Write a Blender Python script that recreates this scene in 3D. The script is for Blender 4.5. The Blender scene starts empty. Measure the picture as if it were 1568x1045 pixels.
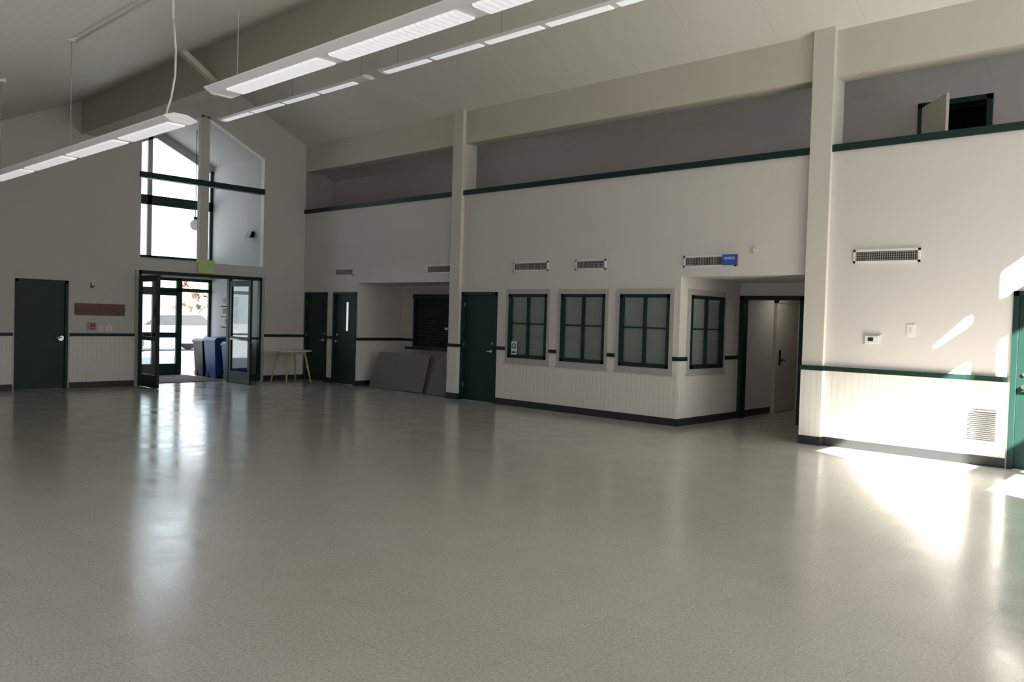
import bpy, bmesh, math, random
from mathutils import Vector, Matrix
random.seed(4)
S=bpy.context.scene
S.view_settings.view_transform='Standard'

# ------------------------------------------------------------------ materials
def mat(name,col,rough=.6,spec=.5,metal=0,noise=0,nscale=8,bump=0,bscale=60,emit=0,ecol=None):
    m=bpy.data.materials.new(name); m.use_nodes=True; nt=m.node_tree
    b=nt.nodes['Principled BSDF']
    b.inputs['Base Color'].default_value=(*col,1); b.inputs['Roughness'].default_value=rough
    b.inputs['Specular IOR Level'].default_value=spec; b.inputs['Metallic'].default_value=metal
    tc=nt.nodes.new('ShaderNodeTexCoord')
    if noise:
        n=nt.nodes.new('ShaderNodeTexNoise'); n.inputs['Scale'].default_value=nscale; n.inputs['Detail'].default_value=4
        nt.links.new(tc.outputs['Object'],n.inputs['Vector'])
        mx=nt.nodes.new('ShaderNodeMix'); mx.data_type='RGBA'
        mx.inputs['A'].default_value=(*[c*(1-noise) for c in col],1); mx.inputs['B'].default_value=(*[min(1,c*(1+noise)) for c in col],1)
        nt.links.new(n.outputs['Fac'],mx.inputs['Factor']); nt.links.new(mx.outputs['Result'],b.inputs['Base Color'])
    if bump:
        n=nt.nodes.new('ShaderNodeTexNoise'); n.inputs['Scale'].default_value=bscale
        nt.links.new(tc.outputs['Object'],n.inputs['Vector'])
        bp=nt.nodes.new('ShaderNodeBump'); bp.inputs['Strength'].default_value=bump; bp.inputs['Distance'].default_value=.01
        nt.links.new(n.outputs['Fac'],bp.inputs['Height']); nt.links.new(bp.outputs['Normal'],b.inputs['Normal'])
    if emit:
        b.inputs['Emission Color'].default_value=(*(ecol or col),1); b.inputs['Emission Strength'].default_value=emit
    return m
def grooved(name,col,axis,period,frac,dark=.55,rough=.6,bump=.4):
    m=mat(name,col,rough); nt=m.node_tree; b=nt.nodes['Principled BSDF']
    tc=nt.nodes.new('ShaderNodeTexCoord'); sp=nt.nodes.new('ShaderNodeSeparateXYZ'); nt.links.new(tc.outputs['Object'],sp.inputs[0])
    a=nt.nodes.new('ShaderNodeMath'); a.operation='MULTIPLY'; a.inputs[1].default_value=1/period; nt.links.new(sp.outputs[axis],a.inputs[0])
    f=nt.nodes.new('ShaderNodeMath'); f.operation='FRACT'; nt.links.new(a.outputs[0],f.inputs[0])
    l=nt.nodes.new('ShaderNodeMath'); l.operation='LESS_THAN'; l.inputs[1].default_value=frac; nt.links.new(f.outputs[0],l.inputs[0])
    n=nt.nodes.new('ShaderNodeTexNoise'); n.inputs['Scale'].default_value=1.2; nt.links.new(tc.outputs['Object'],n.inputs['Vector'])
    m0=nt.nodes.new('ShaderNodeMix'); m0.data_type='RGBA'; nt.links.new(n.outputs['Fac'],m0.inputs['Factor'])
    m0.inputs['A'].default_value=(*[c*.95 for c in col],1); m0.inputs['B'].default_value=(*[c*1.05 for c in col],1)
    mx=nt.nodes.new('ShaderNodeMix'); mx.data_type='RGBA'; nt.links.new(l.outputs[0],mx.inputs['Factor'])
    nt.links.new(m0.outputs['Result'],mx.inputs['A']); mx.inputs['B'].default_value=(*[c*dark for c in col],1)
    nt.links.new(mx.outputs['Result'],b.inputs['Base Color'])
    return m
def floor_mat():
    m=mat('vct_floor',(.5,.49,.45),.2,.65); nt=m.node_tree; b=nt.nodes['Principled BSDF']
    tc=nt.nodes.new('ShaderNodeTexCoord'); L=nt.links.new
    n1=nt.nodes.new('ShaderNodeTexNoise'); n1.inputs['Scale'].default_value=60; n1.inputs['Detail'].default_value=8; n1.inputs['Roughness'].default_value=.7; L(tc.outputs['Object'],n1.inputs['Vector'])
    r1=nt.nodes.new('ShaderNodeValToRGB'); r1.color_ramp.elements[0].position=.35; r1.color_ramp.elements[0].color=(.41,.40,.37,1)
    r1.color_ramp.elements[1].position=.65; r1.color_ramp.elements[1].color=(.59,.575,.54,1); L(n1.outputs['Fac'],r1.inputs[0])
    br=nt.nodes.new('ShaderNodeTexBrick'); br.offset=0; br.inputs['Scale'].default_value=1; br.inputs['Brick Width'].default_value=.305; br.inputs['Row Height'].default_value=.305
    br.inputs['Mortar Size'].default_value=.0016; br.inputs['Color1'].default_value=(.96,.96,.955,1); br.inputs['Color2'].default_value=(1,1,1,1); br.inputs['Mortar'].default_value=(.82,.82,.82,1)
    L(tc.outputs['Object'],br.inputs['Vector'])
    n3=nt.nodes.new('ShaderNodeTexNoise'); n3.inputs['Scale'].default_value=.6; n3.inputs['Detail'].default_value=3; L(tc.outputs['Object'],n3.inputs['Vector'])
    r3=nt.nodes.new('ShaderNodeValToRGB'); r3.color_ramp.elements[0].color=(.9,.885,.85,1); r3.color_ramp.elements[1].color=(1,1,1,1); L(n3.outputs['Fac'],r3.inputs[0])
    x=nt.nodes.new('ShaderNodeMix'); x.data_type='RGBA'; x.blend_type='MULTIPLY'; x.inputs['Factor'].default_value=1; L(r1.outputs[0],x.inputs['A']); L(br.outputs['Color'],x.inputs['B'])
    y=nt.nodes.new('ShaderNodeMix'); y.data_type='RGBA'; y.blend_type='MULTIPLY'; y.inputs['Factor'].default_value=1; L(x.outputs['Result'],y.inputs['A']); L(r3.outputs[0],y.inputs['B'])
    L(y.outputs['Result'],b.inputs['Base Color'])
    n2=nt.nodes.new('ShaderNodeTexNoise'); n2.inputs['Scale'].default_value=2.5; n2.inputs['Detail'].default_value=8; n2.inputs['Roughness'].default_value=.65; L(tc.outputs['Object'],n2.inputs['Vector'])
    mr=nt.nodes.new('ShaderNodeMapRange'); mr.inputs['From Min'].default_value=.3; mr.inputs['From Max'].default_value=.7; mr.inputs['To Min'].default_value=.11; mr.inputs['To Max'].default_value=.25; L(n2.outputs['Fac'],mr.inputs['Value']); L(mr.outputs[0],b.inputs['Roughness'])
    n4=nt.nodes.new('ShaderNodeTexNoise'); n4.inputs['Scale'].default_value=3; L(tc.outputs['Object'],n4.inputs['Vector'])
    bp=nt.nodes.new('ShaderNodeBump'); bp.inputs['Strength'].default_value=.06; bp.inputs['Distance'].default_value=.01; L(n4.outputs['Fac'],bp.inputs['Height']); L(bp.outputs['Normal'],b.inputs['Normal'])
    return m
def glass_mat():
    m=bpy.data.materials.new('window_glass'); m.use_nodes=True; nt=m.node_tree; nt.nodes.clear()
    o=nt.nodes.new('ShaderNodeOutputMaterial'); t=nt.nodes.new('ShaderNodeBsdfTransparent'); g=nt.nodes.new('ShaderNodeBsdfGlossy'); g.inputs['Roughness'].default_value=.03
    t.inputs[0].default_value=(.94,.96,.95,1)
    fr=nt.nodes.new('ShaderNodeLayerWeight'); fr.inputs[0].default_value=.5
    pw=nt.nodes.new('ShaderNodeMath'); pw.operation='POWER'; pw.inputs[1].default_value=4; nt.links.new(fr.outputs['Facing'],pw.inputs[0])
    ma=nt.nodes.new('ShaderNodeMath'); ma.operation='MULTIPLY_ADD'; ma.inputs[1].default_value=.6; ma.inputs[2].default_value=.04; nt.links.new(pw.outputs[0],ma.inputs[0])
    x=nt.nodes.new('ShaderNodeMixShader'); nt.links.new(ma.outputs[0],x.inputs[0]); nt.links.new(t.outputs[0],x.inputs[1]); nt.links.new(g.outputs[0],x.inputs[2]); nt.links.new(x.outputs[0],o.inputs[0])
    return m
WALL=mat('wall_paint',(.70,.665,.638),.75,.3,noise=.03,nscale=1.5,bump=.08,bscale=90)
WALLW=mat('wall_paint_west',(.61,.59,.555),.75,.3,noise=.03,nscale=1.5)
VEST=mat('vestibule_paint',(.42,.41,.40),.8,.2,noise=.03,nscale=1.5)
CREAM=mat('cream_paint',(.63,.595,.51),.7,.3,noise=.03,nscale=1.5)
COL=mat('column_paint',(.67,.635,.57),.7,.3,noise=.03,nscale=1.5)
LOFT=mat('loft_paint',(.57,.52,.505),.8,.2,noise=.04,nscale=1.5)
CEIL=grooved('ceiling_boards',(.73,.71,.65),0,1.22,.006,dark=.8)
CEILL=grooved('ceiling_planks',(.66,.65,.61),1,.14,.06,dark=.84)
BEADX=grooved('beadboard_x',(.76,.74,.69),0,.09,.09,dark=.84)
BEADY=grooved('beadboard_y',(.76,.74,.69),1,.09,.09,dark=.84)
GREEN=mat('green_paint',(.006,.028,.022),.5,.35,noise=.1,nscale=3)
GREENL=mat('green_trim',(.006,.028,.022),.5,.35)
BASE=mat('rubber_base',(.02,.022,.024),.5)
CASING=mat('window_casing',(.46,.44,.42),.6)
WHITE=mat('white_enamel',(.78,.78,.76),.4)
DARK=mat('dark_interior',(.03,.027,.024),.8)
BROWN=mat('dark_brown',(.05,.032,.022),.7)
METAL=mat('brushed_metal',(.6,.6,.58),.3,metal=1)
BLACK=mat('black_plastic',(.015,.015,.017),.4)
BLIND=mat('blind_slat',(.62,.63,.61),.6)
FLOOR=floor_mat(); GLASS=glass_mat()
LENS=grooved('lamp_louver',(.9,.9,.88),0,.05,.25,dark=.6)
LENS.node_tree.nodes['Principled BSDF'].inputs['Emission Color'].default_value=(.95,.97,1,1); LENS.node_tree.nodes['Principled BSDF'].inputs['Emission Strength'].default_value=.5  # weak glow stands in for daylight caught by the unlit louvers
FIXT=mat('fixture_white',(.82,.82,.80),.35,emit=.04)
CABLE=mat('cable_grey',(.35,.35,.34),.5)
WOOD=mat('birch_wood',(.62,.47,.30),.5,noise=.15,nscale=12)
GREY=mat('grey_laminate',(.14,.135,.13),.5,noise=.06,nscale=6)
GREYE=mat('grey_edge',(.30,.29,.28),.5)

# ------------------------------------------------------------------ builder
class B:
    def __init__(s): s.bm=bmesh.new(); s.m=[]
    def mi(s,m):
        if m not in s.m: s.m.append(m)
        return s.m.index(m)
    def box(s,x0,x1,y0,y1,z0,z1,m,rot=None,piv=None):
        vs=[s.bm.verts.new((x,y,z)) for x in (x0,x1) for y in (y0,y1) for z in (z0,z1)]
        if rot is not None:
            for v in vs: v.co=rot@(v.co-Vector(piv))+Vector(piv)
        i=s.mi(m)
        for q in ((0,1,3,2),(4,6,7,5),(0,4,5,1),(2,3,7,6),(0,2,6,4),(1,5,7,3)):
            f=s.bm.faces.new([vs[k] for k in q]); f.material_index=i
        return s
    def prism(s,pts,ax,a0,a1,m,smooth=False):
        def P(p,a):
            c=list(p); c.insert(ax,a); return c
        A=[s.bm.verts.new(P(p,a0)) for p in pts]; C=[s.bm.verts.new(P(p,a1)) for p in pts]; i=s.mi(m); fs=[]
        fs.append(s.bm.faces.new(A)); fs.append(s.bm.faces.new(C[::-1]))
        n=len(pts)
        for k in range(n):
            f=s.bm.faces.new((A[k],C[k],C[(k+1)%n],A[(k+1)%n])); f.smooth=smooth; fs.append(f)
        for f in fs: f.material_index=i
        return s
    def tube(s,p0,p1,r0,m,r1=None,seg=12,smooth=True):
        p0=Vector(p0);p1=Vector(p1); r1=r0 if r1 is None else r1
        d=(p1-p0).normalized(); u=d.orthogonal().normalized(); w=d.cross(u); i=s.mi(m)
        A=[s.bm.verts.new(p0+r0*(math.cos(t)*u+math.sin(t)*w)) for t in [2*math.pi*k/seg for k in range(seg)]]
        C=[s.bm.verts.new(p1+r1*(math.cos(t)*u+math.sin(t)*w)) for t in [2*math.pi*k/seg for k in range(seg)]]
        fs=[s.bm.faces.new(A[::-1]),s.bm.faces.new(C)]
        for k in range(seg):
            f=s.bm.faces.new((A[k],A[(k+1)%seg],C[(k+1)%seg],C[k])); f.smooth=smooth; fs.append(f)
        for f in fs: f.material_index=i
        return s
    def path(s,pts,r,m,seg=8):
        for a,b in zip(pts,pts[1:]): s.tube(a,b,r,m,seg=seg)
        return s
    def ball(s,c,r,m,sub=2,sc=(1,1,1),jit=0):
        g=bmesh.ops.create_icosphere(s.bm,subdivisions=sub,radius=r); i=s.mi(m)
        for v in g['verts']:
            k=1+random.uniform(-jit,jit)
            v.co=Vector((v.co.x*sc[0]*k,v.co.y*sc[1]*k,v.co.z*sc[2]*k))+Vector(c)
            for f in v.link_faces: f.material_index=i; f.smooth=jit==0
        return s
    def cells(s,ax,a0,a1,u0,u1,z0,z1,holes,m):
        """wall slab normal to axis ax between a0,a1 with rectangular holes (u0,u1,z0,z1)"""
        us=sorted(set([u0,u1]+[min(max(h[k],u0),u1) for h in holes for k in (0,1)]))
        for a,b in zip(us,us[1:]):
            if b-a<1e-5: continue
            mid=(a+b)/2
            hz=sorted([(max(h[2],z0),min(h[3],z1)) for h in holes if h[0]<mid<h[1] and h[2]<z1 and h[3]>z0])
            z=z0
            spans=[]
            for p,q in hz:
                if p>z: spans.append((z,p))
                z=max(z,q)
            if z<z1: spans.append((z,z1))
            for p,q in spans:
                if ax==1: s.box(a,b,a0,a1,p,q,m)
                else: s.box(a0,a1,a,b,p,q,m)
        return s
    def done(s,name,bevel=0,parent=None):
        bmesh.ops.recalc_face_normals(s.bm,faces=s.bm.faces)
        me=bpy.data.meshes.new(name); s.bm.to_mesh(me); s.bm.free()
        for m in s.m: me.materials.append(m)
        o=bpy.data.objects.new(name,me); S.collection.objects.link(o)
        if bevel:
            md=o.modifiers.new('bevel','BEVEL'); md.width=bevel; md.segments=2; md.limit_method='ANGLE'
        if parent: o.parent=parent
        return o
def text(body,size,loc,rot,m,parent,name='lettering'):
    c=bpy.data.curves.new(name,'FONT'); c.body=body; c.size=size; c.align_x='CENTER'; c.align_y='CENTER'; c.extrude=.002
    o=bpy.data.objects.new(name,c); c.materials.append(m); S.collection.objects.link(o); o.location=loc; o.rotation_euler=rot; o.parent=parent
    return o

XE=20.2; YS=-12.2; RY=-2.6; RZ=7.0; SL=.48
def zc(y): return RZ-SL*abs(y-RY)

# ------------------------------------------------------------------ room shell
B().box(-.9,XE+.2,YS-.2,5.2,-.2,0,FLOOR).done('floor')
b=B()
b.prism([(RY,RZ),(YS-.3,zc(YS-.3)),(YS-.3,zc(YS-.3)+.25),(RY,RZ+.25)],0,-.15,XE+.2,CEILL)
b.prism([(RY,RZ),(1.45,zc(1.45)),(1.45,zc(1.45)+.25),(RY,RZ+.25)],0,-.9,XE+.2,CEIL)
b.box(-.9,XE+.2,1.4,5.2,5.15,5.4,LOFT)
b.done('ceiling')

WIN=[(6.98,7.93,.91,2.11),(8.26,9.23,.91,2.11),(9.54,10.51,.91,2.11)]
DOORS=[(.08,1.03,0,2.15),(1.27,2.19,0,2.15),(5.68,6.667,0,2.15),(15.29,16.3,0,2.15)]
ALC=(2.25,5.42,0,2.36); REC=(10.686,12.72,0,2.387)
b=B(); b.cells(1,0,.15,0,XE,0,4.08,WIN+DOORS+[ALC,REC],WALL); b.done('wall_north')
# west gable wall
OP=(-4.04,-1.13,0,5.97)
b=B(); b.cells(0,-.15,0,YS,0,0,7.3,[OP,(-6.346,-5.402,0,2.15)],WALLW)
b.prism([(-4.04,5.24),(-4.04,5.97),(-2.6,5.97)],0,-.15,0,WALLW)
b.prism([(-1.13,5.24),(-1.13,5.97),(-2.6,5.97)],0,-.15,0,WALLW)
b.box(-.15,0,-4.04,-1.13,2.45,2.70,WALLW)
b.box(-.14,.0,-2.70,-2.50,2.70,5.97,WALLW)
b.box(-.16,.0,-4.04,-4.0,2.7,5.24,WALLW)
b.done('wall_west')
b=B(); b.cells(1,YS-.15,YS,-.15,XE,0,3,[],WALL); b.done('wall_south')
# east wall with glazed gable (sun comes through here)
EH=[(-4.1,-2.70,4.1,5.53),(-2.52,-1.1,4.1,5.53),(-4.1,-2.70,2.4,3.75),(-2.52,-1.1,2.4,3.75),(-2.90,-2.70,5.97,6.095),(-2.52,-2.2,6.03,6.36)]
b=B(); b.cells(0,XE,XE+.03,YS,5.2,0,7.3,EH,WALL)
b.prism([(-2.90,5.99),(-2.90,6.095),(-2.70,6.095)],0,XE,XE+.03,WALL)
b.done('wall_east')
b=B()
for h in EH[:4]:
    b.box(XE+.03,XE+.06,h[0],h[1],h[2]-.05,h[2],GREENL); b.box(XE+.03,XE+.06,h[0],h[1],h[3],h[3]+.05,GREENL)
b.done('window_east')

# loft
b=B(); b.cells(1,1.3,1.42,-.74,XE,2.9,5.4,[(13.73,14.68,2.9,4.90)],LOFT); b.done('wall_loft_north')
b=B(); b.box(-.9,-.74,0,5.2,0,5.4,LOFT); b.box(-.74,-.15,-.12,0,2.9,6.0,LOFT); b.done('wall_loft_west')
b=B(); b.box(.0,XE,.15,1.3,2.75,2.9,LOFT); b.box(-.74,0,0,1.3,2.75,2.9,LOFT); b.done('floor_loft')
b=B(); b.box(-.9,XE,5.05,5.2,0,5.4,WALL); b.done('wall_outer_north')
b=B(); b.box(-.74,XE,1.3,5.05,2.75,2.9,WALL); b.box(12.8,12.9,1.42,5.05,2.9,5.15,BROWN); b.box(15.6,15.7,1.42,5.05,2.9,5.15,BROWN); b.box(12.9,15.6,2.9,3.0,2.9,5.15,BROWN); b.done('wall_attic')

# header beams and columns
B().box(0,XE,0,.30,5.11,5.95,CREAM).done('beam_north')
b=B(); b.box(0,XE,-5.2,-4.9,5.09,5.95,CREAM)
for X in (5.5,12.87):
    p0=Vector((X,-5.75,zc(-5.75)+.02)); p1=Vector((X,-5.16,5.13)); d=p1-p0
    ang=math.atan2(d.z,d.y); L=d.length
    R=Matrix.Rotation(ang,3,'X')
    b.box(X-.05,X+.05,-5.75,-5.75+L,p0.z-.04,p0.z+.04,CREAM,rot=R,piv=p0)
b.done('beam_south')
for i,(x0,x1) in enumerate(((5.38,5.66),(12.735,13.03))):
    b=B(); b.box(x0,x1,-.08,.32,1.107,5.95,COL)
    b.box(x0,x1,-.08,.15,0.0,1.11,COL)
    b.box(x0-.006,x1+.006,-.092,.0,.12,1.05,BEADX)
    b.box(x0-.02,x1+.02,-.112,.0,1.045,1.107,GREENL)
    b.box(x0-.012,x1+.012,-.10,.0,0,.12,BASE)
    b.done('column' if i==0 else 'column.001')
# ledge cap
b=B()
for x0,x1 in ((0,5.38),(5.66,12.735),(13.03,XE)): b.box(x0,x1,-.035,.2,4.08,4.175,GREENL)
b.done('trim_1')

# wainscot, rail, baseboard - north
CAS=[(6.91,8.0,.80,2.2),(8.18,9.30,.80,2.2),(9.46,10.59,.80,2.2)]
blk=CAS+[(d[0]-.02,d[1]+.02,0,2.2) for d in DOORS]+[ALC,(REC[0],REC[1],0,2.4)]
b=B(); b.cells(1,-.014,0,0,XE,.12,1.05,blk,BEADX); b.done('trim_2')
b=B(); b.cells(1,-.035,0,0,XE,1.045,1.107,blk,GREENL); b.done('trim_3')
b=B(); b.cells(1,-.022,0,0,XE,0,.12,blk,BASE); b.done('baseboard_north')
# west
wb=[(-6.38,-5.37,0,2.2),(-4.10,-1.08,0,6)]
b=B(); b.cells(0,0,.014,YS,0,.12,1.05,wb,BEADY); b.done('trim_4')
b=B(); b.cells(0,0,.035,YS,0,1.045,1.107,wb,GREENL); b.done('trim_5')
b=B(); b.cells(0,0,.022,YS,0,0,.12,wb,BASE); b.done('baseboard_west')
b=B()
b.box(-.17,.03,-4.10,-4.03,0,2.45,CASING); b.box(-.17,.03,-1.15,-1.08,0,2.45,CASING)
b.done('trim_6')

# ------------------------------------------------------------------ alcove & reception recess
B().box(2.13,2.25,.15,1.4,0,2.75,WALL).done('wall_alcove_west')
b=B(); b.cells(1,1.27,1.4,2.25,5.5,0,2.75,[(2.85,4.95,.95,2.08)],WALL); b.done('wall_alcove_north')
B().box(5.42,5.54,.15,1.27,0,2.75,WALL).done('wall_alcove_east')
B().box(2.25,5.42,.15,1.27,2.36,2.75,WALL).done('ceiling_alcove')
b=B(); b.box(2.25,2.264,0,1.27,.12,1.05,BEADY); b.box(2.25,2.28,0,1.27,1.045,1.107,GREENL); b.box(2.25,2.27,0,1.27,0,.12,BASE)
b.done('trim_7')
b=B(); b.box(2.27,5.42,1.256,1.27,.12,.87,BEADX); b.box(2.28,2.76,1.24,1.27,1.045,1.107,GREENL); b.box(2.28,5.42,1.25,1.27,0,.12,BASE); b.done('trim_9')
b=B(); # roll-up counter shutter
b.box(2.78,5.0,1.16,1.265,2.05,2.15,GREEN); b.box(2.78,2.86,1.19,1.265,.93,2.1,GREEN); b.box(4.93,5.0,1.19,1.265,.93,2.1,GREEN)
z=.93
while z<2.05:
    b.prism([(1.262,z),(1.238,z),(1.236,z+.04),(1.262,z+.05)],0,2.86,4.93,GREEN); z+=.05
b.box(2.72,5.06,1.0,1.255,.87,.92,BLACK)
b.box(3.85,3.95,1.215,1.236,1.35,1.40,METAL)
b.done('serving_shutter')
b=B()
b.cells(0,10.55,10.686,.15,4.7,0,2.75,[(.31,1.39,.91,2.11)],WALL); b.done('wall_reception_west')
b=B(); b.box(12.72,12.85,.15,2.12,0,2.75,WALL); b.done('wall_reception_east')
b=B(); b.cells(1,2.0,2.12,10.686,12.72,0,2.75,[(10.76,11.80,0,2.10)],WALL); b.done('wall_reception_north')
B().box(10.686,12.72,.15,2.0,2.387,2.75,WALL).done('ceiling_reception')
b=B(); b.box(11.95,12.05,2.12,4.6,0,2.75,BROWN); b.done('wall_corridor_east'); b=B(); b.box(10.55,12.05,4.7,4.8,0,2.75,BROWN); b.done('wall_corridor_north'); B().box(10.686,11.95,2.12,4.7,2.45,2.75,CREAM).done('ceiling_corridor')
b=B(); cs=[(.22,1.47,.80,2.2)]
b.cells(0,10.686,10.700,0,2.0,.12,1.05,cs,BEADY); b.cells(0,10.686,10.72,0,2.0,1.045,1.107,cs,GREENL); b.cells(0,10.686,10.708,0,2.0,0,.12,[],BASE)
b.done('trim_8')
b=B(); b.box(11.86,12.72,1.98,2.0,0,.12,BASE); b.box(11.86,12.72,1.97,2.0,1.045,1.107,GREENL); b.done('trim_10')
b=B(); b.box(10.686,10.70,2.13,3.3,0,.12,BASE); b.box(10.686,10.7,4.43,4.7,0,.12,BASE)
b.done('baseboard_corridor')
b=B()   # green cased opening to the corridor
b.box(10.70,10.77,1.96,2.14,0,2.16,GREEN); b.box(11.79,11.86,1.96,2.14,0,2.16,GREEN); b.box(10.70,11.86,1.96,2.14,2.09,2.16,GREEN)
b.done('door_frame')
b=B()   # corridor door
b.box(10.69,10.73,3.42,4.35,.02,2.08,CREAM); b.box(10.69,10.75,3.35,3.42,0,2.15,CREAM); b.box(10.69,10.75,4.35,4.42,0,2.15,CREAM); b.box(10.69,10.75,3.35,4.42,2.08,2.15,CREAM)
b.tube((10.73,3.56,1.0),(10.79,3.56,1.0),.03,BLACK); b.tube((10.79,3.56,1.0),(10.79,3.70,1.0),.012,BLACK); b.box(10.73,10.745,3.53,3.59,.9,1.2,BLACK)
b.done('door_5')
# office behind the windows
b=B(); b.box(5.95,10.55,3.0,3.1,0,2.75,CREAM); b.done('wall_office_north'); B().box(5.85,5.95,.15,3.1,0,2.75,CREAM).done('wall_office_west')

# ------------------------------------------------------------------ windows
def window(name,u0,u1,z0,z1,plane,ax,cas):
    b=B()
    def bx(a0,a1,d0,d1,p,q,m):   # depth d positive = into the wall
        if ax==1: b.box(a0,a1,plane+d0,plane+d1,p,q,m)
        else: b.box(plane-d1,plane-d0,a0,a1,p,q,m)
    c0,c1,cz0,cz1=cas
    bx(c0,c1,-.02,.0,z1,cz1,CASING); bx(c0,c1,-.02,.0,cz0+.02,z0,CASING); bx(c0,u0,-.02,.0,z0,z1,CASING); bx(u1,c1,-.02,.0,z0,z1,CASING)
    bx(c0-.02,c1+.02,-.035,.0,cz0,cz0+.03,CASING)
    t=.055
    bx(u0,u1,-.03,.10,z1-t,z1,GREEN); bx(u0,u1,-.03,.10,z0,z0+t,GREEN); bx(u0,u0+t,-.03,.10,z0,z1,GREEN); bx(u1-t,u1,-.03,.10,z0,z1,GREEN)
    mid=(u0+u1)/2; mz=z0+(z1-z0)*.54
    bx(mid-.025,mid+.025,-.01,.03,z0,z1,GREEN); bx(u0,u1,0,.03,mz-.012,mz+.012,GREEN)
    bx(u0+t,u1-t,.03,.034,z0+t,z1-t,GLASS)
    z=z0+t+.01
    while z<z1-t-.03:
        a,bb=(.040,.052)
        if ax==1: b.prism([(plane+a,z+.016),(plane+bb,z),(plane+bb,z+.002),(plane+a,z+.018)],0,u0+t,u1-t,BLIND)
        else: b.prism([(plane-a,z+.016),(plane-bb,z),(plane-bb,z+.002),(plane-a,z+.018)],1,u0+t,u1-t,BLIND)
        z+=.021
    bx(u0+t,u1-t,.038,.06,z1-t-.03,z1-t,BLIND)
    return b.done(name)
for i,(w,c) in enumerate(zip(WIN,CAS)): window('window_%d'%(i+1),w[0],w[1],w[2],w[3],0,1,c)
window('window_4',.31,1.39,.91,2.11,10.686,0,(.22,1.47,.80,2.2))
b=B(); b.box(7.07,7.21,-.018,-.012,.97,1.22,WHITE); b.tube((7.14,-.020,1.13),(7.14,-.017,1.13),.055,BLACK,seg=24); b.box(7.125,7.155,-.023,-.019,1.09,1.17,WHITE); b.box(7.10,7.18,-.023,-.019,1.115,1.145,WHITE); b.box(7.09,7.19,-.021,-.017,1.0,1.03,BLACK)
b.done('notice_sign')

# ------------------------------------------------------------------ doors in walls
def door_n(name,x0,x1,lite=None,handle='r',lm=None):
    b=B(); t=.06
    b.box(x0,x0+t,-.02,.14,0,2.15,GREEN); b.box(x1-t,x1,-.02,.14,0,2.15,GREEN); b.box(x0,x1,-.02,.14,2.09,2.15,GREEN)
    holes=[]
    if lite: holes=[lite]
    b.cells(1,.03,.075,x0+t+.004,x1-t-.004,.008,2.086,holes,GREEN)
    if lite:
        b.box(lite[0],lite[1],.045,.055,lite[2],lite[3],lm)
    hx=x1-t-.08 if handle=='r' else x0+t+.08; s=-1 if handle=='r' else 1
    b.tube((hx,.03,1.0),(hx,-.02,1.0),.026,METAL); b.tube((hx,-.02,1.0),(hx+s*.11,-.02,1.0),.010,METAL); b.tube((hx,.03,1.15),(hx,.015,1.15),.024,METAL)
    hh=x0+t if handle=='r' else x1-t
    for z in (.25,1.05,1.85): b.tube((hh,.02,z),(hh,.02,z+.1),.008,METAL)
    b.box(x0+t,x1-t,.0,.12,0,.008,METAL)
    return b.done(name)
LITE=mat('daylit_lite',(.8,.85,.85),.2,emit=.6)  # daylight behind the pane is put in as emission
LITED=mat('dark_lite',(.05,.07,.07),.1)
door_n('door_1',.08,1.03,(.80,.86,1.25,1.95),'r',LITED)
door_n('door_2',1.27,2.19,(1.73,1.83,1.25,1.92),'l',LITE)
door_n('door_3',5.68,6.667)
door_n('door_4',15.29,16.3,handle='l')
B().box(0.0,2.13,.9,1.0,0,2.75,DARK).done('wall_closet')
# west door
b=B(); y0,y1=-6.346,-5.402; t=.055
b.box(-.13,.025,y0,y0+t,0,2.15,GREEN); b.box(-.13,.025,y1-t,y1,0,2.15,GREEN); b.box(-.13,.025,y0,y1,2.095,2.15,GREEN)
b.box(-.07,-.02,y0+t+.004,y1-t-.004,.008,2.09,GREEN)
b.tube((-.02,y1-.12,1.02),(.04,y1-.12,1.02),.035,METAL); b.tube((.04,y1-.12,1.02),(.04,y1-.23,1.02),.013,METAL); b.tube((-.02,y1-.12,1.0),(-.01,y1-.12,1.0),.05,METAL)
for z in (.25,1.05,1.85): b.tube((-.01,y0+t,z),(-.01,y0+t,z+.1),.01,METAL)
b.done('door_6')
B().box(-.9,-.8,-7,-5,0,2.4,DARK).done('wall_store')
# loft door
b=B(); b.box(13.73,13.80,1.26,1.44,2.9,4.9,GREEN); b.box(14.61,14.68,1.26,1.44,2.9,4.9,GREEN); b.box(13.73,14.68,1.26,1.44,4.83,4.9,GREEN)
R=Matrix.Rotation(math.radians(-52),3,'Z'); b.box(13.81,14.60,1.24,1.28,2.91,4.83,CREAM,rot=R,piv=(13.81,1.27,0)); b.done('door_7')

# ------------------------------------------------------------------ entry vestibule
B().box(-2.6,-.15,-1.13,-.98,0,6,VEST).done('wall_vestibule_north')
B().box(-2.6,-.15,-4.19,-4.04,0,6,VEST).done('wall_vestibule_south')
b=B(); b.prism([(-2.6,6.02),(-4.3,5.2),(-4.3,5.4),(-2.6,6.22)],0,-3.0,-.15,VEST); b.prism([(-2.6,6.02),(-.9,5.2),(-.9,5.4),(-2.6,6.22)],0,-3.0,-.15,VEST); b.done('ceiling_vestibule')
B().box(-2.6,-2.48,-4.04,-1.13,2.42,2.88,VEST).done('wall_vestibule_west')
B().box(-3.2,-.15,-4.19,-.98,-.2,-.001,mat('vestibule_floor',(.32,.28,.26),.35)).done('floor_vestibule')
B().box(-2.3,-.3,-3.6,-1.9,.0,.012,mat('door_mat',(.10,.06,.065),.9,noise=.2,nscale=40)).done('door_mat')
b=B(); X0,X1=-2.57,-2.50
def bar(y0,y1,z0,z1,m=GREEN): b.box(X0,X1,y0,y1,z0,z1,m)
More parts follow.
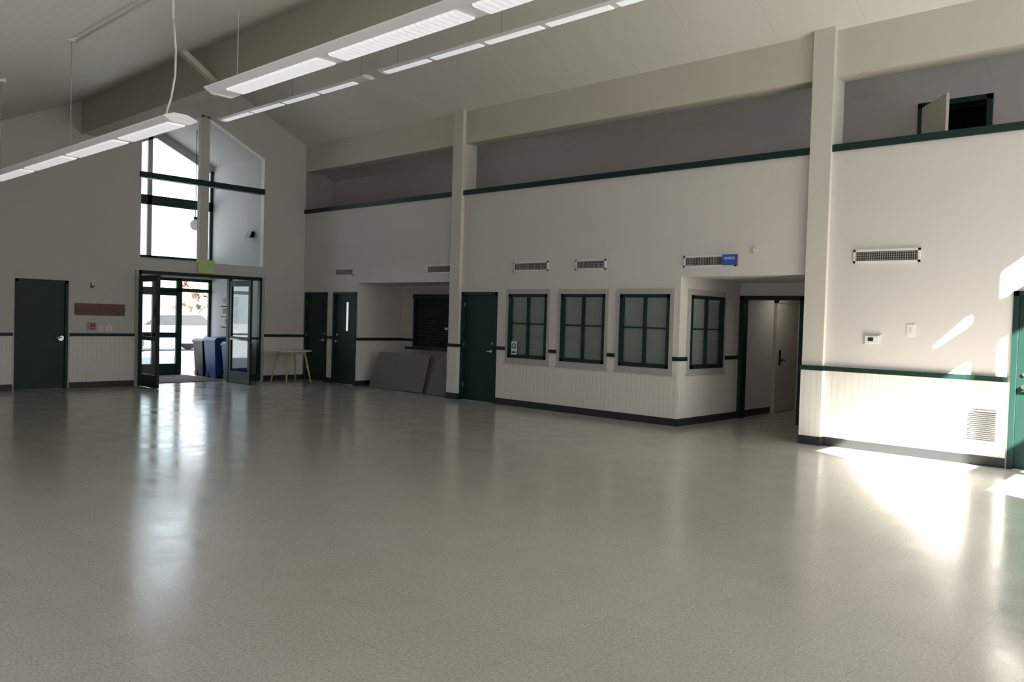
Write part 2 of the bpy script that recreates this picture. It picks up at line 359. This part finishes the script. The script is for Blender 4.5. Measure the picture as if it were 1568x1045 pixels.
for zz in ((2.88,2.94),(4.17,4.40),(4.80,4.90)): bar(-4.04,-1.13,*zz)
for yy in (-4.04,-1.20): bar(yy,yy+.07,2.9,5.2)
bar(-2.80,-2.69,2.9,5.85,VEST)
for s in (-1,1):
    y1=RY+s*1.5
    b.prism([(RY,5.98),(RY,5.80),(y1,5.10),(y1,5.6)] if s>0 else [(RY,5.98),(y1,5.6),(y1,5.10),(RY,5.80)],0,X0,X1,VEST)
b.box(-2.54,-2.535,-4.0,-1.15,2.9,5.2,GLASS)
b.done('window_5')
b=B()  # outer storefront doors
bar(-4.04,-1.13,2.35,2.42); bar(-4.04,-1.13,2.08,2.17)
for yy,w in ((-4.04,.07),(-3.10,.07),(-2.64,.16),(-2.04,.14),(-1.20,.07)): bar(yy,yy+w,0,2.42)
bar(-3.10,-2.02,0,.28); bar(-3.10,-2.02,.93,1.06); bar(-3.1,-2.02,1.98,2.1)
bar(-4.04,-3.1,0,.12); bar(-4.04,-3.1,1.0,1.05)
b.box(-2.54,-2.535,-4.0,-2.0,.1,2.4,GLASS)
b.tube((-2.46,-2.68,.9),(-2.46,-2.68,1.3),.012,METAL)
b.done('door_8')
b=B()  # inner storefront at wall line
X0,X1=-.10,.01
bar(-4.04,-1.13,2.37,2.45); bar(-4.04,-3.97,0,2.45); bar(-1.20,-1.13,0,2.45); bar(-1.98,-1.90,0,2.37)
bar(-1.90,-1.20,0,.15); bar(-1.90,-1.20,.98,1.03); b.box(-.05,-.045,-1.9,-1.2,.15,2.37,GLASS)
b.box(-.12,.04,-4.04,-1.13,4.41,4.53,GREEN)
b.done('door_frame.001')
def leaf(name,y,s):
    b=B(); t=.05
    b.box(.02,.11,y,y+t,.01,2.33,GREEN); b.box(.86,.95,y,y+t,.01,2.33,GREEN); b.box(.11,.86,y,y+t,.01,.27,GREEN); b.box(.11,.86,y,y+t,2.2,2.33,GREEN); b.box(.11,.86,y,y+t,.98,1.06,GREEN)
    b.box(.11,.86,y+.022,y+.027,.27,2.2,GLASS)
    b.tube((.86,y+s*.06,1.0),(.2,y+s*.06,1.0),.014,METAL); b.tube((.86,y+.02,1.0),(.86,y+s*.06,1.0),.014,METAL); b.tube((.2,y+.02,1.0),(.2,y+s*.06,1.0),.014,METAL)
    b.done(name)
leaf('door_9',-4.03,1); leaf('door_10',-1.97,-1)
# exit sign
EXY=mat('exit_plate',(.55,.50,.24),.5,emit=.06); EXG=mat('exit_letters',(.01,.30,.08),.5,emit=.5)
o=B().box(.03,.075,-2.76,-2.38,2.47,2.76,EXY).box(.0,.03,-2.62,-2.52,2.55,2.68,EXY).done('exit_sign',bevel=.006)
text('EXIT',.17,(.078,-2.57,2.60),(math.pi/2,0,math.pi/2),EXG,o)
# bins
BLUE=mat('blue_plastic',(.015,.07,.24),.4)
def bin_(name,cx,cy,w,h,m,lid):
    b=B()
    def ring(k,z): return [(cx+sx*w*k/2,cy+sy*w*k/2,z) for sx,sy in ((-1,-1),(1,-1),(1,1),(-1,1))]
    r0=ring(.78,.03); r1=ring(1,h*.9)
    A=[b.bm.verts.new(p) for p in r0]; C=[b.bm.verts.new(p) for p in r1]; i=b.mi(m)
    b.bm.faces.new(A[::-1]).material_index=i; b.bm.faces.new(C).material_index=i
    for k in range(4): b.bm.faces.new((A[k],A[(k+1)%4],C[(k+1)%4],C[k])).material_index=i
    b.box(cx-w/2-.02,cx+w/2+.02,cy-w/2-.02,cy+w/2+.02,h*.88,h*.92,m)
    b.prism([(cy-w/2-.02,h*.92),(cy+w/2+.02,h*.92),(cy+w/2-.04,h),(cy-w/2+.04,h*.98)],0,cx-w/2-.02,cx+w/2+.02,lid)
    for s in (-1,1): b.tube((cx-w*.32,cy+s*w*.33,.07),(cx-w*.32,cy+s*w*.42,.07),.07,BLACK)
    b.box(cx-w*.3,cx+w*.3,cy-w*.36,cy+w*.36,0,.05,BLACK)
    b.tube((cx+w/2+.03,cy-w*.3,h*.86),(cx+w/2+.03,cy+w*.3,h*.86),.012,m)
    b.done(name,bevel=.012)
bin_('recycling_bin',-1.25,-1.52,.56,1.0,BLUE,BLUE); bin_('recycling_bin.001',-.50,-1.50,.50,.92,BLUE,BLUE); bin_('trash_bin',-1.95,-1.50,.5,.95,BLACK,BLACK)
# brochure rack
b=B(); b.box(-1.75,-1.15,-1.165,-1.135,1.2,2.0,BLACK)
PAP=[mat('paper_%d'%i,c,.8) for i,c in enumerate([(.5,.48,.42),(.35,.12,.10),(.15,.25,.4),(.4,.32,.12)])]
for r in range(3):
    z=1.22+r*.26; b.box(-1.75,-1.15,-1.25,-1.165,z,z+.02,BLACK); b.box(-1.75,-1.15,-1.25,-1.24,z,z+.09,BLACK)
    for k in range(4): b.box(-1.73+k*.145,-1.62+k*.145,-1.21,-1.20,z+.02,z+.22,PAP[(k+r)%4])
b.done('brochure_rack')
b=B(); b.tube((-1.0,-2.32,5.85),(-1.0,-2.32,3.78),.008,BLACK); b.tube((-1,-2.32,3.82),(-1,-2.32,3.74),.04,BLACK); b.ball((-1,-2.32,3.63),.13,mat('opal_globe',(.8,.8,.78),.3,emit=.15),3); b.done('globe_pendant')
b=B(); b.box(-.62,-.42,-1.20,-1.135,3.43,3.55,BLACK); b.prism([(-1.20,3.55),(-1.135,3.57),(-1.135,3.43),(-1.27,3.40)],0,-.62,-.42,BLACK); b.done('wall_lamp')

# ------------------------------------------------------------------ pendant light rows
def row(name,x0,x1,y,z,cables,seg=1.2,off=0.0):
    b=B()
    prof=[(y-.125,z+.035),(y-.06,z+.06),(y+.06,z+.06),(y+.125,z+.035),(y+.125,z+.025),(y+.075,z),(y-.075,z),(y-.125,z+.025)]
    b.prism(prof,0,x0,x1,FIXT)
    x=x0+.06+off
    while x+seg*.5<x1:
        e=min(x+seg-.12,x1-.05)
        b.prism([(y-.062,z-.012),(y+.062,z-.012),(y+.072,z+.001),(y-.072,z+.001)],0,x,e,LENS)
        x+=seg
    for e,s in ((x0,-1),(x1,1)):
        b.prism([(y-.13,z+.035),(y-.05,z+.064),(y+.05,z+.064),(y+.13,z+.035),(y+.13,z+.025),(y+.07,z-.008),(y-.07,z-.008),(y-.13,z+.025)],0,min(e,e+s*.02),max(e,e+s*.02),FIXT)
    for c in cables:
        b.tube((c,y,z+.06),(c,y,zc(y)),.004,CABLE,seg=6); b.tube((c,y,zc(y)-.03),(c,y,zc(y)+.02),.05,WHITE)
        b.tube((c,y,z+.06),(c,y,z+.10),.012,CABLE)
    return b.done(name)
row('pendant_light',4.4,11.44,-8.5,3.06,[4.7,7.0,9.17])
row('pendant_light.001',12.10,19.3,-8.5,3.16,[12.3,14.7,17.1,19.0],off=.12)
row('pendant_light.002',.8,5.9,-2.61,5.74,[1.1,3.5,5.7])
row('pendant_light.003',6.35,19.0,-2.61,5.76,[6.7,9.1,11.5,13.9,16.3,18.7])
b=B(); zz=zc(-8.5)-.02
b.tube((9.17,-8.47,zz),(20,-8.47,zz),.012,WHITE); b.done('ceiling_conduit')
b=B(); pts=[(11.2,-8.46,zz-.02),(11.22,-8.46,3.9),(11.29,-8.47,3.65),(11.31,-8.48,3.45),(11.27,-8.49,3.28),(11.22,-8.5,3.18),(11.20,-8.5,3.135)]
b.path(pts,.008,WHITE); b.done('power_cord')

# ------------------------------------------------------------------ furniture
b=B(); cx,cy=.78,-.80
TOP=mat('table_top',(.70,.66,.58),.45)
b.tube((cx,cy,.735),(cx,cy,.765),.46,TOP,seg=48); b.tube((cx,cy,.68),(cx,cy,.735),.34,WOOD,seg=32)
for sx,sy in ((-1,-1),(1,-1),(1,1),(-1,1)):
    b.tube((cx+sx*.22,cy+sy*.22,.70),(cx+sx*.33,cy+sy*.33,0),.028,WOOD,r1=.017)
b.done('side_table')
def panel(name,x0,x1,h,yb,lean,skew,m=GREY):
    b=B(); yt=yb+lean; t=.04
    P=[(x0,yb,.0),(x1,yb,.0),(x1+skew*.3,yt,h),(x0+skew,yt,h)]
    n=Vector((0,-h,lean)).normalized()*t; n.z=abs(n.z); i=b.mi(m); j=b.mi(GREYE)
    A=[b.bm.verts.new(p) for p in P]; C=[b.bm.verts.new(Vector(p)+n) for p in P]
    b.bm.faces.new(A).material_index=i; b.bm.faces.new(C[::-1]).material_index=i
    for k in range(4): b.bm.faces.new((A[k],A[(k+1)%4],C[(k+1)%4],C[k])).material_index=j
    return b.done(name,bevel=.008)
panel('folding_table',2.62,4.42,.80,.10,.18,.12); panel('folding_table.001',2.72,4.52,.78,.18,.18,.10)
panel('folding_table.002',4.56,5.34,.76,.10,.20,.10)

# ------------------------------------------------------------------ wall fittings
def vent(name,x0,x1,z0=2.53,z1=2.71):
    b=B(); t=.028
    b.box(x0,x1,-.02,0,z0,z0+t,WHITE); b.box(x0,x1,-.02,0,z1-t,z1,WHITE); b.box(x0,x0+t,-.02,0,z0,z1,WHITE); b.box(x1-t,x1,-.02,0,z0,z1,WHITE)
    b.box(x0+t,x1-t,-.006,0,z0+t,z1-t,BLACK)
    for k in range(4):
        zz=z0+t+.015+k*(z1-z0-2*t)/4; b.box(x0+t,x1-t,-.012,-.004,zz,zz+.004,CASING)
    n=int((x1-x0)/.03)
    for k in range(n):
        x=x0+t+(k+.5)*(x1-x0-2*t)/n; b.box(x-.0015,x+.0015,-.014,-.004,z0+t,z1-t,CASING)
    b.done(name)
for i,(a,c) in enumerate(((1.31,2.05),(4.59,5.36),(7.06,7.92),(8.55,9.21),(10.73,11.63),(13.37,14.22))): vent('wall_vent' if i==0 else 'wall_vent.%03d'%i,a,c)
b=B(); b.box(14.83,15.18,-.03,-.014,.28,.68,WHITE)
z=.31
while z<.65: b.prism([(-.03,z),(-.045,z-.008),(-.045,z-.004),(-.03,z+.008)],0,14.85,15.16,WHITE); b.box(14.85,15.16,-.032,-.03,z+.008,z+.014,BLACK); z+=.024
b.done('return_grille')
b=B(); b.box(13.57,13.75,-.03,0,1.45,1.55,WHITE); b.box(13.61,13.68,-.034,-.03,1.48,1.53,BLACK); b.box(13.55,13.77,-.012,0,1.43,1.57,CREAM); b.done('thermostat',bevel=.004)
def plate(name,x,z,ax=1,w=.08,h=.12,p=0):
    b=B()
    if ax==1: b.box(x-w/2,x+w/2,p-.01,p,z-h/2,z+h/2,WHITE); b.box(x-.012,x+.012,p-.016,p-.01,z-.03,z+.03,CREAM)
    else: b.box(p,p+.01,x-w/2,x+w/2,z-h/2,z+h/2,WHITE); b.box(p+.01,p+.016,x-.012,x+.012,z-.03,z+.03,CREAM)
    b.done(name,bevel=.002)
plate('light_switch',14.14,1.64,w=.1,h=.15); plate('wall_outlet',9.37,.32,p=-.014); plate('wall_outlet.001',-4.95,.41,ax=0,p=.014); plate('light_switch.001',-4.62,1.21,ax=0,w=.13); plate('light_switch.002',-4.77,1.21,ax=0,w=.08)
b=B(); b.tube((11.93,0,2.76),(11.93,-.03,2.76),.045,CREAM,seg=24); b.tube((11.93,-.03,2.76),(11.93,-.04,2.76),.02,WHITE); b.done('smoke_detector')
SB=mat('sign_blue',(.03,.10,.40),.4,emit=.05); RED=mat('alarm_red',(.30,.03,.02),.4)
o=B().box(11.42,11.66,-.05,-.035,2.55,2.71,SB).box(11.66,11.67,-.05,-.035,2.53,2.71,RED).box(11.42,11.44,-.035,-.021,2.6,2.65,SB).done('office_sign')
text('OFFICE',.055,(11.54,-.052,2.65),(math.pi/2,0,0),WHITE,o)
WB=mat('carved_wood',(.16,.07,.04),.5,noise=.25,nscale=9)
o=B().box(0,.03,-5.28,-4.31,1.47,1.71,WB).done('wooden_sign',bevel=.008)
text('COMMUNITY CENTER',.10,(.031,-4.795,1.59),(math.pi/2,0,math.pi/2),mat('sign_letters',(.03,.06,.04),.5),o)
b=B(); b.box(0,.05,-4.99,-4.93,2.03,2.13,RED); b.box(.05,.055,-4.98,-4.94,2.08,2.12,WHITE); b.done('fire_strobe',bevel=.004)
b=B(); b.box(0,.05,-5.03,-4.87,1.16,1.33,CASING); b.box(.05,.06,-5.0,-4.9,1.19,1.31,RED); b.tube((.06,-4.98,1.22),(.06,-4.92,1.22),.008,WHITE); b.done('fire_pull_station',bevel=.004)

# ------------------------------------------------------------------ outdoors
B().box(-80,-3.2,-60,60,-.25,-.03,mat('pavement',(.30,.31,.32),.8,noise=.1,nscale=2)).done('ground_exterior')
def car(name,X,Y,m):
    b=B(); w=.9
    body=[(-2.3,.35),(-2.35,.75),(-2.2,.95),(-1.3,1.02),(1.6,1.05),(2.3,.95),(2.35,.5),(2.3,.3)]
    b.prism([(p[0]+Y,p[1]) for p in body],0,X-w,X+w,m)
    cab=[(-1.35,1.02),(-.6,1.5),(1.3,1.55),(2.1,1.0)]
    b.prism([(p[0]+Y,p[1]) for p in cab],0,X-w+.1,X+w-.1,m)
    gl=[(-1.1,1.05),(-.55,1.42),(1.2,1.46),(1.75,1.05)]
    b.prism([(p[0]+Y,p[1]) for p in gl],0,X-w+.08,X+w-.08,BLACK)
    for yy in (-1.45,1.45):
        for s in (-1,1): b.tube((X+s*.72,Y+yy,.33),(X+s*.93,Y+yy,.33),.33,BLACK,seg=24); b.tube((X+s*.92,Y+yy,.33),(X+s*.94,Y+yy,.33),.2,METAL,seg=16)
    b.box(X-.6,X+.6,Y-2.38,Y-2.3,.6,.75,WHITE)
    o=b.done(name,bevel=.05); o.location.z=-.03
car('parked_car',-15,3.2,mat('car_silver',(.12,.14,.17),.3)); car('parked_car.001',-19,1.0,mat('car_grey',(.06,.06,.065),.3))
TRUNK=mat('bark',(.10,.08,.06),.9); LEAF=[mat('leaves_rust',(.22,.15,.12),.8),mat('leaves_green',(.15,.18,.11),.8)]
def tree(name,X,Y,H,lm):
    b=B(); b.tube((X,Y,-.1),(X+.1,Y,H*.55),.14,TRUNK,r1=.09)
    for k in range(5):
        a=k*1.3; b.tube((X+.1,Y,H*(.4+.04*k)),(X+.9*math.cos(a),Y+.9*math.sin(a),H*.72),.05,TRUNK,r1=.02)
    for k in range(26):
        a=random.uniform(0,6.28); r=random.uniform(0,1.25); b.ball((X+r*math.cos(a),Y+r*math.sin(a),H*random.uniform(.5,.92)),random.uniform(.2,.38),lm,2,jit=.25)
    b.done(name)
tree('street_tree',-24,8.6,3.7,LEAF[0]); tree('street_tree.001',-34,3.0,3.2,LEAF[1]); tree('street_tree.002',-34,14,3.4,LEAF[1])

# ------------------------------------------------------------------ lights
W=bpy.data.worlds.new('sky'); S.world=W; W.use_nodes=True; nt=W.node_tree; bg=nt.nodes['Background']
bg.inputs[0].default_value=(.80,.90,1,1); bg.inputs[1].default_value=4.2
sd=bpy.data.lights.new('sun','SUN'); sd.energy=85; sd.angle=.009; sd.color=(1,.96,.88)
so=bpy.data.objects.new('sun',sd); S.collection.objects.link(so)
d=Vector((-1,.5,-.787)).normalized(); so.rotation_euler=d.to_track_quat('-Z','Y').to_euler(); so.location=(30,-8,15)
def area(name,loc,dir_,sx,sy,e,col):
    l=bpy.data.lights.new(name,'AREA'); l.shape='RECTANGLE'; l.size=sx; l.size_y=sy; l.energy=e; l.color=col
    o=bpy.data.objects.new(name,l); S.collection.objects.link(o); o.location=loc; o.rotation_euler=Vector(dir_).to_track_quat('-Z','Y').to_euler()
area('window_light_east',(XE-.1,-5.5,2.6),(-1,.1,-.05),8,3.5,165,(1,.98,.95))  # unseen fill lamp added to brighten the room from the east
area('window_light_south',(13,YS+.1,1.5),(0,1,.05),9,1.8,60,(.95,.97,1))  # soft fill added along the windowless south wall, out of view
B().tube((11.3,3.3,2.45),(11.3,3.3,2.39),.16,WHITE,r1=.13,seg=24).done('ceiling_lamp')  # fixture body added to go with the corridor fill
area('corridor_lamp_light',(11.3,3.3,2.37),(0,0,-1),.3,.3,3.5,(1,.93,.82))  # added lamp that brightens the corridor seen through the doorway

# ------------------------------------------------------------------ camera
cd=bpy.data.cameras.new('camera'); cd.sensor_width=36; cd.lens=1252.39/1568*36; cd.clip_end=500
co=bpy.data.objects.new('camera',cd); S.collection.objects.link(co); S.camera=co
yaw,pt,rl=.8237,.0272,.0285
fw=Vector((-math.cos(yaw)*math.cos(pt),math.sin(yaw)*math.cos(pt),-math.sin(pt))); rt=Vector((math.sin(yaw),math.cos(yaw),0)); up=rt.cross(fw)
r2=rt*math.cos(rl)+up*math.sin(rl); u2=-rt*math.sin(rl)+up*math.cos(rl)
co.matrix_world=Matrix(((r2.x,u2.x,-fw.x,17.5715),(r2.y,u2.y,-fw.y,-11.3388),(r2.z,u2.z,-fw.z,1.6433),(0,0,0,1)))
